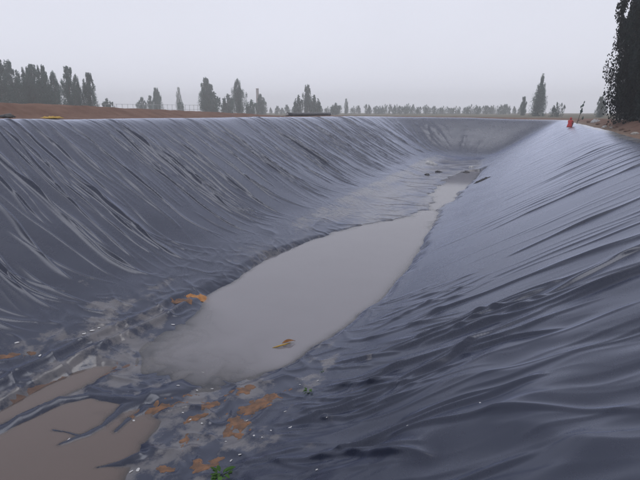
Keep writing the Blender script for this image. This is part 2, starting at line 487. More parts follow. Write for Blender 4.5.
# right slope: long thin lines, a few deep folds, crowded short ones at the toe
many(90, uR0 + 6, uR1 - 4, 2.0, 9.0, 3.0, 8.5, (0.0, 0.06), (0, 0.008), 0.025, 0.07, 0.03, 0.075)
many(14, uR0 + 5, uR0 + 30, 3.0, 9.0, 2.5, 6.0, (0.0, 0.06), (0, 0.010), 0.03, 0.07, 0.035, 0.07)
many(9, uR0 + 4, uR0 + 24, 4.5, 8.5, 3.5, 7.0, (0.02, 0.06), (0, 0.012), 0.07, 0.14, 0.10, 0.17)
many(100, uR0 - 3, uR0 + 9, -0.2, 2.8, 0.7, 2.4, (-0.05, 0.40), (0.02, 0.12), 0.025, 0.08, 0.035, 0.085)
many(16, uR0 - 5, uR0 + 8, 2.5, 9.0, 2.2, 6.0, (0.05, 0.14), (0.0, 0.03), 0.08, 0.20, 0.07, 0.15, (1.4, 2.6))
many(24, Q * 0.3, uR0 + 4, 0.0, 8.5, 0.8, 3.2, (0.0, 0.25), (0.0, 0.06), 0.03, 0.08, 0.02, 0.055)
many(50, uR0 + 16, uR1, -0.3, 2.0, 1.2, 3.5, (-0.2, 0.25), (0, 0.05), 0.04, 0.09, 0.02, 0.05)

many(36, Q * 0.6, uR0 + 5, 0.3, 4.5, 1.2, 3.2, (0.0, 0.3), (0.0, 0.06), 0.05, 0.12, 0.10, 0.18)
# weld seams between the panels of the sheet
for k in range(int(UT // 5.9)):
    S += 1
    stroke(2.0 + 5.9 * k, -3.0, 10.5, 0.02, 0.0, 0.05, 0.022, 1.2, S)

on_slope = smooth01((d + 0.6) / 1.6) * (1 - smooth01((d - Dr[None, :] - 0.1) / 0.9) * 0.8)
def ridged(x, y, seed, p=3.0):
    return (1 - np.abs(pn(x, y, seed)) * 1.25).clip(0, 1) ** p
sgn = np.where(U > uF1 - Q, -0.16, 0.0)
wu = U - sgn * d + 0.5 * pn(U / 4.0, d / 5.0, 21)
An = 0.028 * ridged(wu / 1.05, d / 6.5, 31, 4.0) * smooth01(0.5 + 1.4 * pn(U / 7.0, d / 6.0, 33))
An += 0.014 * ridged(wu / 0.42, d / 4.0, 35, 3.0) * smooth01(0.45 + 1.4 * pn(U / 5.0, d / 4.0, 36))
An *= 1 - 0.75 * smooth01((U - uR1 + 4) / 6) * smooth01((uR1 + 1.5 * Q - U) / 6)
An *= 1 - 0.8 * smooth01((U - uR0 - 1) / 5) * (U < uR1)
near_r = np.exp(-((U - (uR0 + 0)) / 4.5) ** 2)
wq = U - 0.05 * d
near_b = np.exp(-((U - uR0 + 1) / 4.5) ** 2)
An += near_b * smooth01(d / 2.0) * (0.15 * pn(wq / 1.15 + 0.6 * pn(U / 1.5, d / 1.5, 48), d / 2.7 + 0.3 * pn(U / 1.2, d / 1.2, 49), 50) + 0.05 * pn(wq / 0.5 + 0.5 * pn(U, d, 53), d / 1.1, 54))
An += near_r * (0.09 * (ridged(wq / 1.5 + 0.35 * pn(U / 1.2, d / 1.5, 41), d / 4.2, 43, 2.2)) * smooth01(0.45 + 1.2 * pn(U / 2.8, d / 2.8, 44)))
An += near_r * 0.012 * ridged(wq / 0.55 + 0.5 * pn(U / 0.8, d / 0.9, 45), d / 1.6, 46, 3.0) * smooth01(0.5 + 1.3 * pn(U / 1.9, d / 1.9, 47))
An += (0.06 - 0.03 * ((U > uR0) & (U < uR1))) * pn(U / 4.5, d / 4.0, 51) + (0.015 - 0.009 * ((U > uR0) & (U < uR1))) * pn(U / 1.6, d / 1.8, 52)
calm = 1 - 0.6 * smooth01((U - uR0 - 4) / 10) * (U < uR1)        # the right bank lies smoother further off
Hs = (Hf + An) * on_slope * calm

nb = int(np.searchsorted(us, uR0 + 14))             # ease creases that run across the mesh lines
for _ in range(1):
    Hs[1:-1, 1:nb] = 0.25 * Hs[:-2, 1:nb] + 0.5 * Hs[1:-1, 1:nb] + 0.25 * Hs[2:, 1:nb]
    Hs[:, 1:nb] = 0.25 * Hs[:, :nb - 1] + 0.5 * Hs[:, 1:nb] + 0.25 * Hs[:, 2:nb + 1]

# ---- floor: dips where water stands, crinkled sheet elsewhere
fl = smooth01((1.2 - d) / 1.6)                         # 1 on the floor, 0 on the slope
msk = d < 1.4
Xm, Ym = X[msk], Y[msk]
wob = 0.22 * fbm(Xm / 1.3, Ym / 1.8, 61, 4) * np.clip(Ym / 9.0, 0.7, 4.0)
sds = {k: sd_poly(P, Xm, Ym) + wob for k, P in POOLS.items()}
sdm = np.minimum(sds['main'], sds['far'] - 0.2)
sdn = np.minimum(sds['near'], sds['band'])
edge = 0.45 + 4.2 * smooth01((13.5 - Ym) / 3.0) * smooth01((-4.9 - Xm) / 1.5)
inm = smooth01((0.25 + 0.36 * (edge - 0.45) - sdm) / (edge + 0.25)); inn = smooth01((0.42 - sdn) / 0.75)
pool = np.maximum(inm, inn)
rx, ry = Xm * 0.8 + Ym * 0.6, -Xm * 0.6 + Ym * 0.8
crk = 0.045 * ridged(rx / 0.8 + 0.7 * pn(Xm / 1.1, Ym / 1.1, 71), ry / 2.4 + 0.6 * pn(Xm / 0.9, Ym / 0.9, 72), 73, 5.0)
crk += 0.028 * ridged(ry / 0.7 + 0.6 * pn(Xm / 0.9, Ym / 0.9, 74), rx / 2.0, 75, 6.0) * smooth01(0.5 + 1.5 * pn(Xm / 1.5, Ym / 1.5, 76))
crk += 0.035 * fbm(Xm / 1.6, Ym / 2.4, 77, 3)
crk *= np.where(Ym > 12, np.clip(1.0 - (Ym - 12) / 10, 0.3, 1), 1.0)
crk += np.where(Ym > 16, 1.0, 0) * 0.05 * ridged(Ym / 3.6 + 0.3 * pn(Xm / 2, Ym / 2, 78), Xm / 7.0, 80, 14.0)
# long pleat that runs along the left toe, down to the near puddle
pl = at(5, 404, 0.0); pe = at(200, 300, 0.0)
tpl = ((Xm - pl[0]) * (pe[0] - pl[0]) + (Ym - pl[1]) * (pe[1] - pl[1])) / ((pe[0] - pl[0]) ** 2 + (pe[1] - pl[1]) ** 2)
opl = ((Xm - pl[0]) * (pe[1] - pl[1]) - (Ym - pl[1]) * (pe[0] - pl[0])) / math.hypot(pe[0] - pl[0], pe[1] - pl[1])
opl = opl + 0.10 * pn(Ym / 1.5, 0.2, 79)
along = smooth01((tpl + 0.3) / 0.3) * smooth01((1.08 - tpl) / 0.25)
crk += along * (0.10 * np.exp(-((opl - 0.05) / 0.12) ** 2) + 0.07 * np.exp(-((opl + 0.42) / 0.09) ** 2) - 0.03 * np.exp(-((opl + 0.2) / 0.12) ** 2))
ZW = 0.045
def ridge_line(pix, w0, w1, h):
    """raised fold of the sheet along a line on the floor"""
    P = np.array([at(x, y, 0.0)[:2] for x, y in pix]); n = len(P) - 1
    best = np.zeros(Xm.shape)
    for i in range(n):
        ex, ey = P[i + 1] - P[i]
        t = np.clip(((Xm - P[i, 0]) * ex + (Ym - P[i, 1]) * ey) / (ex * ex + ey * ey), 0, 1)
        q = np.hypot(Xm - P[i, 0] - t * ex, Ym - P[i, 1] - t * ey) * (1 + 0.6 * pn(Xm / 0.3, Ym / 0.3, 85))
        w = w0 + (w1 - w0) * (i + t) / n
        best = np.maximum(best, np.exp(-(q / w) ** 2))
    return best * h
spine = ridge_line([(175, 393), (146, 403), (120, 412), (104, 427), (88, 436), (60, 446)], 0.36, 0.09, 0.104)
spine = np.maximum(spine, ridge_line([(80, 438), (66, 434), (52, 432)], 0.06, 0.035, 0.108))
spine = np.maximum(spine, ridge_line([(146, 411), (130, 420), (116, 433)], 0.20, 0.09, 0.102))
spine = np.maximum(spine, ridge_line([(-10, 438), (28, 420), (60, 404), (92, 398), (112, 402), (140, 404)], 0.14, 0.16, 0.106))
spine = np.maximum(spine, ridge_line([(96, 470), (118, 466), (140, 460)], 0.05, 0.12, 0.108))
bed = np.where(inn > inm, -0.05, -0.12)
zf = Z[msk] * (1 - pool * fl[msk]) + fl[msk] * ((0.062 + crk) * (1 - pool) + pool * (bed + 0.12 * crk) + spine)
Z[msk] = zf

# normal displacement on the slopes
sn, cs = SL / math.hypot(1, SL), 1 / math.hypot(1, SL)
nfac = smooth01((d + 0.2) / 1.2) * (1 - smooth01((d - Dr[None, :] + 0.2) / 0.6))
X = X - ox[None, :] * Hs * sn * nfac
Y = Y - oy[None, :] * Hs * sn * nfac
Z = Z + Hs * (cs * nfac + (1 - nfac)) * (1 - 0.6 * fl)

silt = np.zeros_like(d)
low = smooth01((0.9 - d) / 1.6)
silt += low * (0.26 + 0.38 * fbm(X / 2.5, Y / 4.0, 81, 4))
silt += low * 0.22 * smooth01((Y - 20) / 8) * (1 - smooth01((Y - 64) / 8))
silt += 0.10 * smooth01((2.5 - d) / 3.0)
silt += 0.30 * smooth01(pn(U / 0.45, d / 5.0, 89) * 2.0 + 0.1) * smooth01((d - 0.3) / 1.5) * (1 - ((U > uR1 - 3) & (U < uF1 - 6)))   # dried runs of dust
silt += 0.24 * smooth01(0.3 + 1.6 * fbm(X / 1.5, Y / 1.5, 92, 3)) * np.exp(-((Z - 0.42 - 0.1 * pn(U / 3.0, 0.5, 90)) / 0.07) ** 2)                        # tide mark
silt += np.where(X > 0, 1.0, 0.15) * smooth01((d - Dr[None, :] - 0.15) / 0.5) * (0.75 + 0.5 * fbm(X / 0.9, Y / 1.5, 86, 3))
silt = np.clip(silt, 0, 1)
silt[msk] = np.clip(silt[msk] + (0.10 + 0.7 * fbm(Xm / 0.7, Ym / 0.9, 87, 5)) * smooth01((12.5 - Ym) / 2) + 0.25 * pool - 6 * spine, 0, 1)
wet = np.clip(smooth01((0.35 - d) / 1.2) * (0.75 + 0.8 * fbm(X / 2.0, Y / 3.0, 83, 3)), 0, 1) * smooth01((0.28 - Z) / 0.2)
wet[msk] *= 1 - np.clip(spine * 9, 0, 1)

V = np.stack([X, Y, Z], -1)
me = mesh_np("pond_liner", V, grid_faces(NR, NC, wrap=True)[:, ::-1], M['liner'])
attr(me, "silt", silt); attr(me, "wet", wet)
liner = link(bpy.data.objects.new("pond_liner", me))
tag(liner, "wrinkled dark blue grey plastic membrane lining the whole basin", "pond liner")

def liner_z(x, y):
    """height of the liner (folds included) under points x, y"""
    x = np.atleast_1d(np.asarray(x, float)); y = np.atleast_1d(np.asarray(y, float))
    uu, dd = xy_to_ud(x, y)
    j = np.clip(np.searchsorted(us, uu) - 1, 0, NC - 2)
    fj = np.clip((uu - us[j]) / (us[j + 1] - us[j]), 0, 1)
    t = np.clip((dd + RF) / (Dr[j] + OVER + RF), 0, 0.9999) * (NR - 1)
    i = t.astype(int); fi = t - i
    a = Z[i, j] * (1 - fi) + Z[i + 1, j] * fi
    b = Z[i, j + 1] * (1 - fi) + Z[i + 1, j + 1] * fi
    return a * (1 - fj) + b * fj

def on_liner(x, y):
    """where the line of sight of a photo position meets the liner"""
    dr = ray(x, y)
    t = np.linspace(1.5, 110, 6000)
    P = EYE + dr[None, :] * t[:, None]
    h = liner_z(P[:, 0], P[:, 1])
    k = np.argmax(P[:, 2] < h)
    return np.array([P[k, 0], P[k, 1], h[k]])

# ------------------------------------------------------------------ water
def water_sheet(name, x0, x1, ys, mat, keep):
    xs = np.arange(x0, x1, 0.07)
    GX, GY = np.meshgrid(xs, ys)
    lz = liner_z(GX.ravel(), GY.ravel()).reshape(GX.shape)
    dep = ZW - lz
    ok = (dep > -0.05) & keep(GX, GY)
    fc = grid_faces(*GX.shape)
    fc = fc[ok.ravel()[fc].any(1)]
    used = np.unique(fc); remap = np.zeros(GX.size, int); remap[used] = np.arange(len(used))
    Vw = np.stack([GX.ravel(), GY.ravel(), np.full(GX.size, ZW)], -1)[used]
    o = obj_np(name, Vw, remap[fc], mat)
    attr(o.data, "depth", np.clip(dep.ravel()[used], 0, 1))
    tag(o, kind="structure")
    return o
ys = [3.6]
while ys[-1] < 72: ys.append(ys[-1] + max(0.05, 0.004 * ys[-1]))
ys = np.array(ys)
split = lambda gx, gy: np.minimum(sd_poly(POOLS['near'], gx, gy), sd_poly(POOLS['band'], gx, gy)) < sd_poly(POOLS['main'], gx, gy)
water_sheet("water", -11.6, -3.2, ys, M['water'], lambda gx, gy: ~split(gx, gy))
water_sheet("puddle", -11.6, -3.2, ys[ys < 12], M['puddle'], split)

# ------------------------------------------------------------------ ground around the basin, to the horizon
gs = np.concatenate([us[::3]])
cxg, cyg, oxg, oyg = u_to_dir(gs)
Dg = rim_z(gs) / SL
offs = [0.55]
while offs[-1] < 520: offs.append(offs[-1] + max(0.16, 0.035 * offs[-1]))
offs = np.array(offs)
DG = Dg[None, :] + offs[:, None]
XG = cxg[None, :] + oxg[None, :] * (RF + DG); YG = cyg[None, :] + oyg[None, :] * (RF + DG)
UG = np.broadcast_to(gs[None, :], DG.shape); OG = np.broadcast_to(offs[:, None], DG.shape)
ZR = rim_z(gs)[None, :]

def berm_left(x, y):
    crest = np.interp(y, [-5, 10, 22, 30, 42, 55], [0.80, 0.82, 0.80, 0.60, 0.34, 0.0])
    c = -21.5 - 5.5
    return crest * smooth01((3.9 - np.abs(x - c + 1.0)) / 2.6)
def berm_right(x, y):
    crest = np.interp(y, [-5, 14, 22, 34, 48, 60, 75], [0.35, 0.45, 0.62, 0.66, 0.52, 0.45, 0.0])
    c = np.interp(y, [0, 20, 40, 60], [8.6, 8.0, 7.4, 7.2])
    return crest * smooth01((1.9 - np.abs(x - c)) / 1.6)
def ground_z(x, y, o, zr_):
    z = zr_ - 0.16 + 0.20 * smooth01((o - 0.55) / 0.5)
    z = z * (1 - smooth01((o - 6) / 30)) + 4.75 * smooth01((o - 6) / 30)
    z = z + berm_left(x, y) + berm_right(x, y)
    rough = np.exp(-o / 40)
    z = z + rough * (0.10 * fbm(x / 1.3, y / 1.3, 91, 4) * smooth01((o - 0.6) / 1.2))
    z = z + 0.25 * pn(x / 60, y / 60, 95) * smooth01((o - 30) / 60)
    return z
ZG = ground_z(XG, YG, OG, ZR)
meg = mesh_np("ground", np.stack([XG, YG, ZG], -1), grid_faces(*XG.shape, wrap=True)[:, ::-1], M['ground'])
grass = smooth01((OG - 12) / 25 + 0.25 * fbm(XG / 6, YG / 6, 97, 3)) * 0.9
sand = np.where(XG > 0, smooth01((1.9 - OG) / 0.8) * (0.5 + 0.8 * fbm(XG / 1.5, YG / 2.5, 98, 3)), 0.0).clip(0, 1)
attr(meg, "grass", grass); attr(meg, "sand", sand)
ground = link(bpy.data.objects.new("ground", meg))
tag(ground, kind="structure")

def gz(x, y):
    uu, dd = xy_to_ud(np.array([x]), np.array([y]))
    zr_ = rim_z(uu); o = dd - zr_ / SL
    return float(ground_z(np.array([x]), np.array([y]), o, zr_)[0])

# ------------------------------------------------------------------ trees
def tube(bm, pts, rads, seg=7):
    rings = []
    for i, p in enumerate(pts):
        p = Vector(p)
        a = Vector(pts[max(i - 1, 0)]); b = Vector(pts[min(i + 1, len(pts) - 1)])
        t = (b - a).normalized()
        s = t.cross(Vector((0.31, 0.95, 0.05))).normalized(); q = t.cross(s)
        rings.append([bm.verts.new(p + (s * math.cos(k * 2 * math.pi / seg) + q * math.sin(k * 2 * math.pi / seg)) * rads[i]) for k in range(seg)])
    for r0, r1 in zip(rings, rings[1:]):
        for k in range(seg):
            bm.faces.new((r0[k], r0[(k + 1) % seg], r1[(k + 1) % seg], r1[k]))
    bm.faces.new(rings[0][::-1]); bm.faces.new(rings[-1])

def tree_meshes(name, h, w, shape, nclump, nleaf, leaf, seed, mat, plumes=None, spread=0.25):
    """trunk + limbs mesh and crown mesh. shape: list of (height fraction, radius fraction); plumes: extra leaders (dx, dy, top fraction, radius factor)"""
    r = np.random.default_rng(seed)
    hs = np.array([s[0] for s in shape]); rs = np.array([s[1] for s in shape])
    bm = bmesh.new()
    lean = r.normal(0, 0.015, 2) * h
    n = 8
    pts = [(lean[0] * (k / n) ** 2 + r.normal(0, 0.004) * h, lean[1] * (k / n) ** 2, h * 0.96 * k / n - (0.15 if k == 0 else 0)) for k in range(n + 1)]
    tube(bm, pts, [max(0.018 * h * (1 - 0.93 * k / n), 0.012) for k in range(n + 1)], 8)
    leaders = [(0, 0, 1.0, 1.0)] + list(plumes or [])
    cen = []
    for c in range(nclump):
        L = leaders[r.integers(len(leaders))] if c % 3 else leaders[0]
        t = hs[0] + (hs[-1] - hs[0]) * r.uniform(0, 1) ** 0.9
        rad = np.interp(t, hs, rs) * w * L[3] * (0.9 + 0.25 * r.normal())
        a = r.uniform(0, 2 * math.pi); q = math.sqrt(r.uniform(0.05, 1.0))
        z = h * t * L[2]
        x = lean[0] * t * t + L[0] * w * min(1.0, t * 1.8) + math.cos(a) * rad * q
        y = lean[1] * t * t + L[1] * w * min(1.0, t * 1.8) + math.sin(a) * rad * q
        cen.append((x, y, z, max(0.35, 1.15 - t) * r.uniform(0.7, 1.3)))
    for k in range(0, len(cen), max(1, len(cen) // 22)):
        x, y, z, s = cen[k]
        z0 = max(h * 0.06, z - 0.16 * h)
        t0 = z0 / h
        p0 = Vector((lean[0] * t0 * t0, lean[1] * t0 * t0, z0))
        tube(bm, [p0, p0.lerp(Vector((x, y, z)), 0.5) + Vector((0, 0, -0.01 * h)), (x, y, z)], [0.007 * h, 0.004 * h, 0.0015 * h], 5)
    me_t = bpy.data.meshes.new(name + "_trunk")
    for f in bm.faces: f.smooth = True
    bm.to_mesh(me_t); bm.free(); me_t.materials.append(M['bark'])
    cen = np.array(cen)
    ci = r.integers(0, len(cen), nleaf)
    sig = cen[ci, 3] * w * spread
    G = r.normal(size=(nleaf, 3)); G *= np.minimum(1.0, 2.1 / np.linalg.norm(G, axis=1))[:, None]
    P = cen[ci, :3] + G * np.stack([sig * 0.8, sig * 0.8, sig * 2.6], -1)
    A = r.normal(size=(nleaf, 3)); A[:, 2] = np.abs(A[:, 2]) + 1.1; A /= np.linalg.norm(A, axis=1)[:, None]
    B = np.cross(A, r.normal(size=(nleaf, 3))); B /= np.linalg.norm(B, axis=1)[:, None]
    C = np.cross(A, B)
    s = leaf * np.exp(r.normal(0, 0.3, nleaf))[:, None]
    V = np.stack([P - A * s, P + B * s * 0.55 + C * s * 0.12, P + A * s, P - B * s * 0.55 + C * s * 0.12], 1).reshape(-1, 3)
    F = np.arange(nleaf * 4).reshape(-1, 4)
    return me_t, mesh_np(name + "_crown", V, F, mat, smooth=False)

def plant_tree(name, meshes, x, y, label, group=None, s=1.0, sz=None, rz=None, sink=0.0, cat="tree"):
    e = empty(name, (x, y, gz(x, y) - 0.02 - sink), random.uniform(0, 6.28) if rz is None else rz)
    e.scale = (s, s, s if sz is None else sz)
    for nm, me_ in zip(("trunk", "crown"), meshes):
        link(bpy.data.objects.new(nm, me_), e)
    tag(e, label, cat, group)
    return e

COLU = [(0.03, 0.6), (0.12, 0.9), (0.35, 1.0), (0.62, 0.92), (0.82, 0.72), (0.94, 0.5), (1.0, 0.22)]
BUSHY = [(0.03, 0.8), (0.15, 1.0), (0.45, 0.95), (0.7, 0.78), (0.88, 0.55), (1.0, 0.25)]
CONE = [(0.03, 0.95), (0.15, 1.0), (0.4, 0.75), (0.7, 0.42), (0.9, 0.2), (1.0, 0.04)]
SLIM = [(0.12, 0.5), (0.3, 0.9), (0.6, 1.0), (0.85, 0.7), (1.0, 0.2)]

# left group of poplars behind the soil bank
pop_a = tree_meshes("poplar_a", 12.0, 1.75, COLU, 130, 20000, 0.10, 1, M['leaf'], [(0.55, 0.1, 0.82, 0.7), (-0.5, 0.2, 0.72, 0.7)])
pop_b = tree_meshes("poplar_b", 12.0, 1.6, COLU, 120, 18000, 0.10, 2, M['leaf'], [(0.6, -0.2, 0.75, 0.7)])
pop_c = tree_meshes("poplar_c", 12.0, 2.1, BUSHY, 130, 20000, 0.10, 3, M['leaf'], [(0.7, 0.1, 0.85, 0.7), (-0.75, 0.1, 0.78, 0.7)])
def px_tree(name, meshes, h0, px, ytop, dist, label, group=None, wf=1.0, **kw):
    if dist < 250: dist *= 1.4
    g = far(px, dist)
    z0 = gz(*g)
    b = ray(px, ytop); top = EYE[2] + b[2] / math.hypot(b[0], b[1]) * dist
    sz = (top - z0) / h0
    return plant_tree(name, meshes, g[0], g[1], label, group, s=sz * wf * 1.3, sz=sz, **kw)
GL = "poplars behind the soil bank"
LL = "tall grey green poplar in the dense clump behind the brown soil bank"
for px, yt, dist, ms, wf in ((-12, 60, 118, pop_a, 1), (4, 61, 112, pop_b, 1), (18, 64, 116, pop_c, .9), (31, 68, 121, pop_a, .9), (37, 66, 118, pop_b, 1),
                         (46, 66, 114, pop_a, 0.8), (57, 74, 116, pop_c, 0.75)):
    px_tree("poplar_tree", ms, 12.0, px, yt, dist, LL, GL, wf)
LP = "tall poplar of the three in a row at the clump's open end"
for px, yt, dist, ms, wf in ((72, 68, 118, pop_b, .85), (80, 77, 121, pop_c, .7), (92, 74, 117, pop_b, .9)):
    px_tree("poplar_tree", ms, 12.0, px, yt, dist, LP, "poplars at the open end of the clump", wf)
bush = tree_meshes("bush", 4.0, 1.3, BUSHY, 40, 1800, 0.16, 8, M['leaf'], [(0.7, 0, 0.8, 0.7), (-0.7, 0.2, 0.7, 0.7)])
px_tree("bush", bush, 4.0, 108, 100, 150, "small rounded bush standing alone beside the poplar clump", cat="bush")
px_tree("poplar_tree", pop_c, 12.0, 142, 98, 175, "low broad tree by the thin rail fence", None, 1.2)
px_tree("poplar_tree", pop_b, 12.0, 151, 96, 180, "small slim tree beside the forked poplar at the rail fence", None, 0.9)
px_tree("poplar_tree", pop_a, 12.0, 158, 88, 168, "forked poplar with uneven lobes above the rail fence", None, 0.95)
px_tree("slim_poplar_tree", pop_b, 12.0, 180, 88, 400, "faint ghostly tall tree far off in the mist", None, 0.6)
px_tree("bush", bush, 4.0, 181, 101, 170, "small narrow bush in front of the faint far tree", None, 0.6, cat="bush")
px_tree("poplar_tree", pop_a, 12.0, 207, 78, 150, "full oval poplar with smooth sides standing alone on the bank", None, 1.0)
px_tree("bush", bush, 4.0, 214, 94, 150, "bush tucked against the foot of the full oval poplar", None, .8, cat="bush")
px_tree("bush", bush, 4.0, 228, 96, 165, "low ragged shrub between two tall poplars", None, 1.0, cat="bush")
px_tree("poplar_tree", pop_c, 12.0, 239, 81, 155, "broad rounded poplar next to a low ragged shrub", None, 0.95)
px_tree("poplar_tree", pop_c, 12.0, 262, 95, 175, "low wide tree standing in front of the chimney", None, 1.2)
px_tree("bush", bush, 4.0, 251, 101, 170, "small dense bush beside the low wide tree", None, 1.1, cat="bush")
px_tree("poplar_tree", pop_a, 12.0, 307, 85, 160, "tall poplar with a knobbly top behind the rolled membrane", None, 0.85)
px_tree("bush", bush, 4.0, 298, 97, 162, "narrow young tree left of none beside the knobbly poplar".replace(" left of none", ""), None, .7, cat="tree")
px_tree("bush", bush, 4.0, 315, 97, 158, "bushy young tree leaning on the knobbly topped poplar", None, .9, cat="tree")
px_tree("bush", bush, 4.0, 335, 104, 190, "low square bush beyond the end of the rolled membrane", None, 1.2, cat="bush")
px_tree("slim_poplar_tree", pop_b, 12.0, 346, 99, 230, "thin column shaped tree at the start of the far treeline", None, 0.75)

# far treeline beyond the end of the basin
fl_m = [tree_meshes("far_tree_%s" % k, 8.0, 2.0 + 0.5 * i, sh, 30, 2200, 0.20, 40 + i, M['leaf'], pl_) for i, (k, sh, pl_) in enumerate(
    (("a", COLU, None), ("b", BUSHY, [(0.8, 0, 0.85, 0.8)]), ("c", BUSHY, [(0.9, 0.1, 0.9, 0.8), (-0.8, 0, 0.8, 0.8)])))]
FX = np.concatenate([np.arange(272, 296, 5.3), np.arange(322, 362, 6.1), np.arange(366, 520, 3.9)])
for i, px in enumerate(FX):
    px = px + rng.uniform(-1.6, 1.6)
    yt = 106.4 + rng.uniform(-2.0, 1.8) + (1.6 if px > 440 and px < 470 else 0) - (0.8 if 370 < px < 420 else 0)
    px_tree("distant_tree", fl_m[0] if px < 365 and i % 2 else fl_m[rng.integers(3)], 8.0, px, yt, rng.uniform(290, 380),
            "small pale tree in the long misty treeline beyond the basin", "trees of the far treeline", rng.uniform(0.8, 1.3))

# right hand trees
conif = tree_meshes("layered", 12.0, 2.3, CONE, 140, 14000, 0.13, 21, M['leaf'], [(0.5, 0.1, 0.7, 0.7)])
px_tree("tall_tree", conif, 12.0, 538, 77, 125, "tall tapering tree rising above the end of the basin", None, 0.82)
px_tree("poplar_tree", pop_b, 12.0, 523, 97, 140, "short pointed tree beside the tall tapering tree", None, 0.95)
px_tree("broad_tree", fl_m[2], 8.0, 557, 103, 110, "spreading low tree behind the crouching person", None, 0.9)
sap_m = tree_meshes("sapling", 3.0, 0.28, [(0.55, 0.5), (0.75, 1.0), (1.0, 0.3)], 9, 260, 0.09, 31, M['leaf'], [(1.6, 0, 0.45, 0.6)])
sp = far(578, 62)
sap = plant_tree("sapling", sap_m, sp[0], sp[1], "thin leaning sapling behind the person in red", s=0.8, rz=0.4, cat="sapling")
sap.rotation_euler = (0.0, math.radians(14), 0.4)
px_tree("tall_tree", pop_b, 12.0, 600, 97, 105, "medium tree peeking out from behind the dark tall trees", None, 1.25)
dark = [tree_meshes("dark_%d" % k, 20.0, 2.5, [(0.02, 0.8), (0.12, 1.0), (0.4, 1.05), (0.65, 0.95), (0.85, 0.7), (1.0, 0.25)], 520, 80000, 0.10, 50 + k, M['leaf_dark'],
                    [(0.5, 0.1, 0.9, 0.8), (-0.4, 0.4, 0.85, 0.8)], 0.11) for k in range(2)]
LD = "huge dense dark tree towering beside the soil bank"
for k, (px, dist, hs_) in enumerate(((637, 43, 0.78), (664, 40, 0.8), (652, 49, 0.84), (641, 57, 0.8), (690, 38, 0.8))):
    g = far(px, dist)
    plant_tree("dark_tree", dark[k % 2], g[0], g[1], LD, "dark trees beside the soil bank", s=hs_)

# ------------------------------------------------------------------ chimney, fence, rolled membrane, pipe
def lathe(bm, prof_, seg=20):
    rings = [[bm.verts.new((r * math.cos(2 * math.pi * k / seg), r * math.sin(2 * math.pi * k / seg), z)) for k in range(seg)] for r, z in prof_]
    for a, b in zip(rings, rings[1:]):
        for k in range(seg): bm.faces.new((a[k], a[(k + 1) % seg], b[(k + 1) % seg], b[k]))
    bm.faces.new(rings[0][::-1]); bm.faces.new(rings[-1])

g = far(258, 330)
ch = empty("chimney", (g[0], g[1], gz(*g) - 0.05))
tag(ch, "plain brick chimney stack rising behind the low wide tree", "chimney")
bm = bmesh.new(); lathe(bm, [(1.05, 0), (0.98, 4), (0.85, 15.2)]); obj_bm("stack", bm, M['brick'], ch)
bm = bmesh.new(); lathe(bm, [(0.87, 15.2), (0.98, 15.3), (0.98, 15.7), (0.75, 15.72), (0.7, 15.0)]); obj_bm("rim", bm, M['brick'], ch)

def rail_fence(pa, pb, n, hgt, label):
    pa = np.array(pa); pb = np.array(pb)
    e = empty("rail_fence", (pa[0], pa[1], gz(*pa)))
    tag(e, label, "fence")
    dv = pb - pa
    bm0 = bmesh.new(); lathe(bm0, [(0.07, -0.2), (0.07, hgt)], 8)
    mp = bpy.data.meshes.new("post"); bm0.to_mesh(mp); bm0.free(); mp.materials.append(M['steel'])
    for k in range(n + 1):
        q = pa + dv * k / n
        o = link(bpy.data.objects.new("post", mp), e)
        o.location = (q[0] - pa[0], q[1] - pa[1], gz(*q) - gz(*pa))
    for zz in (hgt * 0.55, hgt * 0.97):
        bm = bmesh.new()
        pts = [(dv[0] * k / n, dv[1] * k / n, gz(*(pa + dv * k / n)) - gz(*pa) + zz) for k in range(n + 1)]
        tube(bm, pts, [0.06] * len(pts), 6); obj_bm("rail", bm, M['steel'], e)
rail_fence(far(100, 185), far(206, 215), 22, 4.0, "long pale metal rail fence crossing between the poplars")

# roll of unused membrane on the left rim
ra, rb = at(287, 114.6, 5.75), at(331, 113.6, 5.75)
ra = np.array([-23.2, 36.0]); rb = np.array([-22.6, 43.5])
def fit(px, xx):
    b = ray(px, 112); return np.array([xx, b[1] / b[0] * xx])
ra, rb = fit(287, -23.4), fit(330, -23.0)
za = max(gz(*ra), gz(*rb)) + 0.02
dv = Vector((rb[0] - ra[0], rb[1] - ra[1], 0)); ln = dv.length
roll = empty("membrane_roll", (ra[0], ra[1], za), math.atan2(dv.y, dv.x))
tag(roll, "long grey roll of membrane lying on the rim with white core", "roll")
bm = bmesh.new()
seg, turns = 26, 5
prof_r = []
rings = []
for xi in np.linspace(0.12, ln - 0.1, 12):
    rr = 0.20 + 0.012 * math.sin(xi * 2.3)
    rings.append([bm.verts.new((xi, rr * math.cos(t), 0.20 + rr * math.sin(t) * 0.95)) for t in np.linspace(0, 2 * math.pi, seg, endpoint=False)])
for a, b in zip(rings, rings[1:]):
    for k in range(seg): bm.faces.new((a[k], a[(k + 1) % seg], b[(k + 1) % seg], b[k]))
bm.faces.new(rings[0][::-1]); bm.faces.new(rings[-1])
obj_bm("sheet", bm, M['roll'], roll)
for xx, l in ((-0.05, 0.22), (ln - 0.14, 0.42)):
    bm = bmesh.new(); tube(bm, [(xx, 0, 0.20), (xx + l, 0, 0.20)], [0.11, 0.11], 14); obj_bm("core", bm, M['white'], roll)
bm = bmesh.new()                                           # loose flap of the sheet
fv = [[bm.verts.new((xi, 0.18 + 0.7 * t, 0.02 + 0.012 * math.sin(xi * 3 + t * 4) + 0.05 * (1 - t))) for t in np.linspace(0, 1, 6)] for xi in np.linspace(0.3, ln - 0.3, 20)]
for a, b in zip(fv, fv[1:]):
    for k in range(5): bm.faces.new((a[k], a[k + 1], b[k + 1], b[k]))
obj_bm("flap", bm, M['roll'], roll)

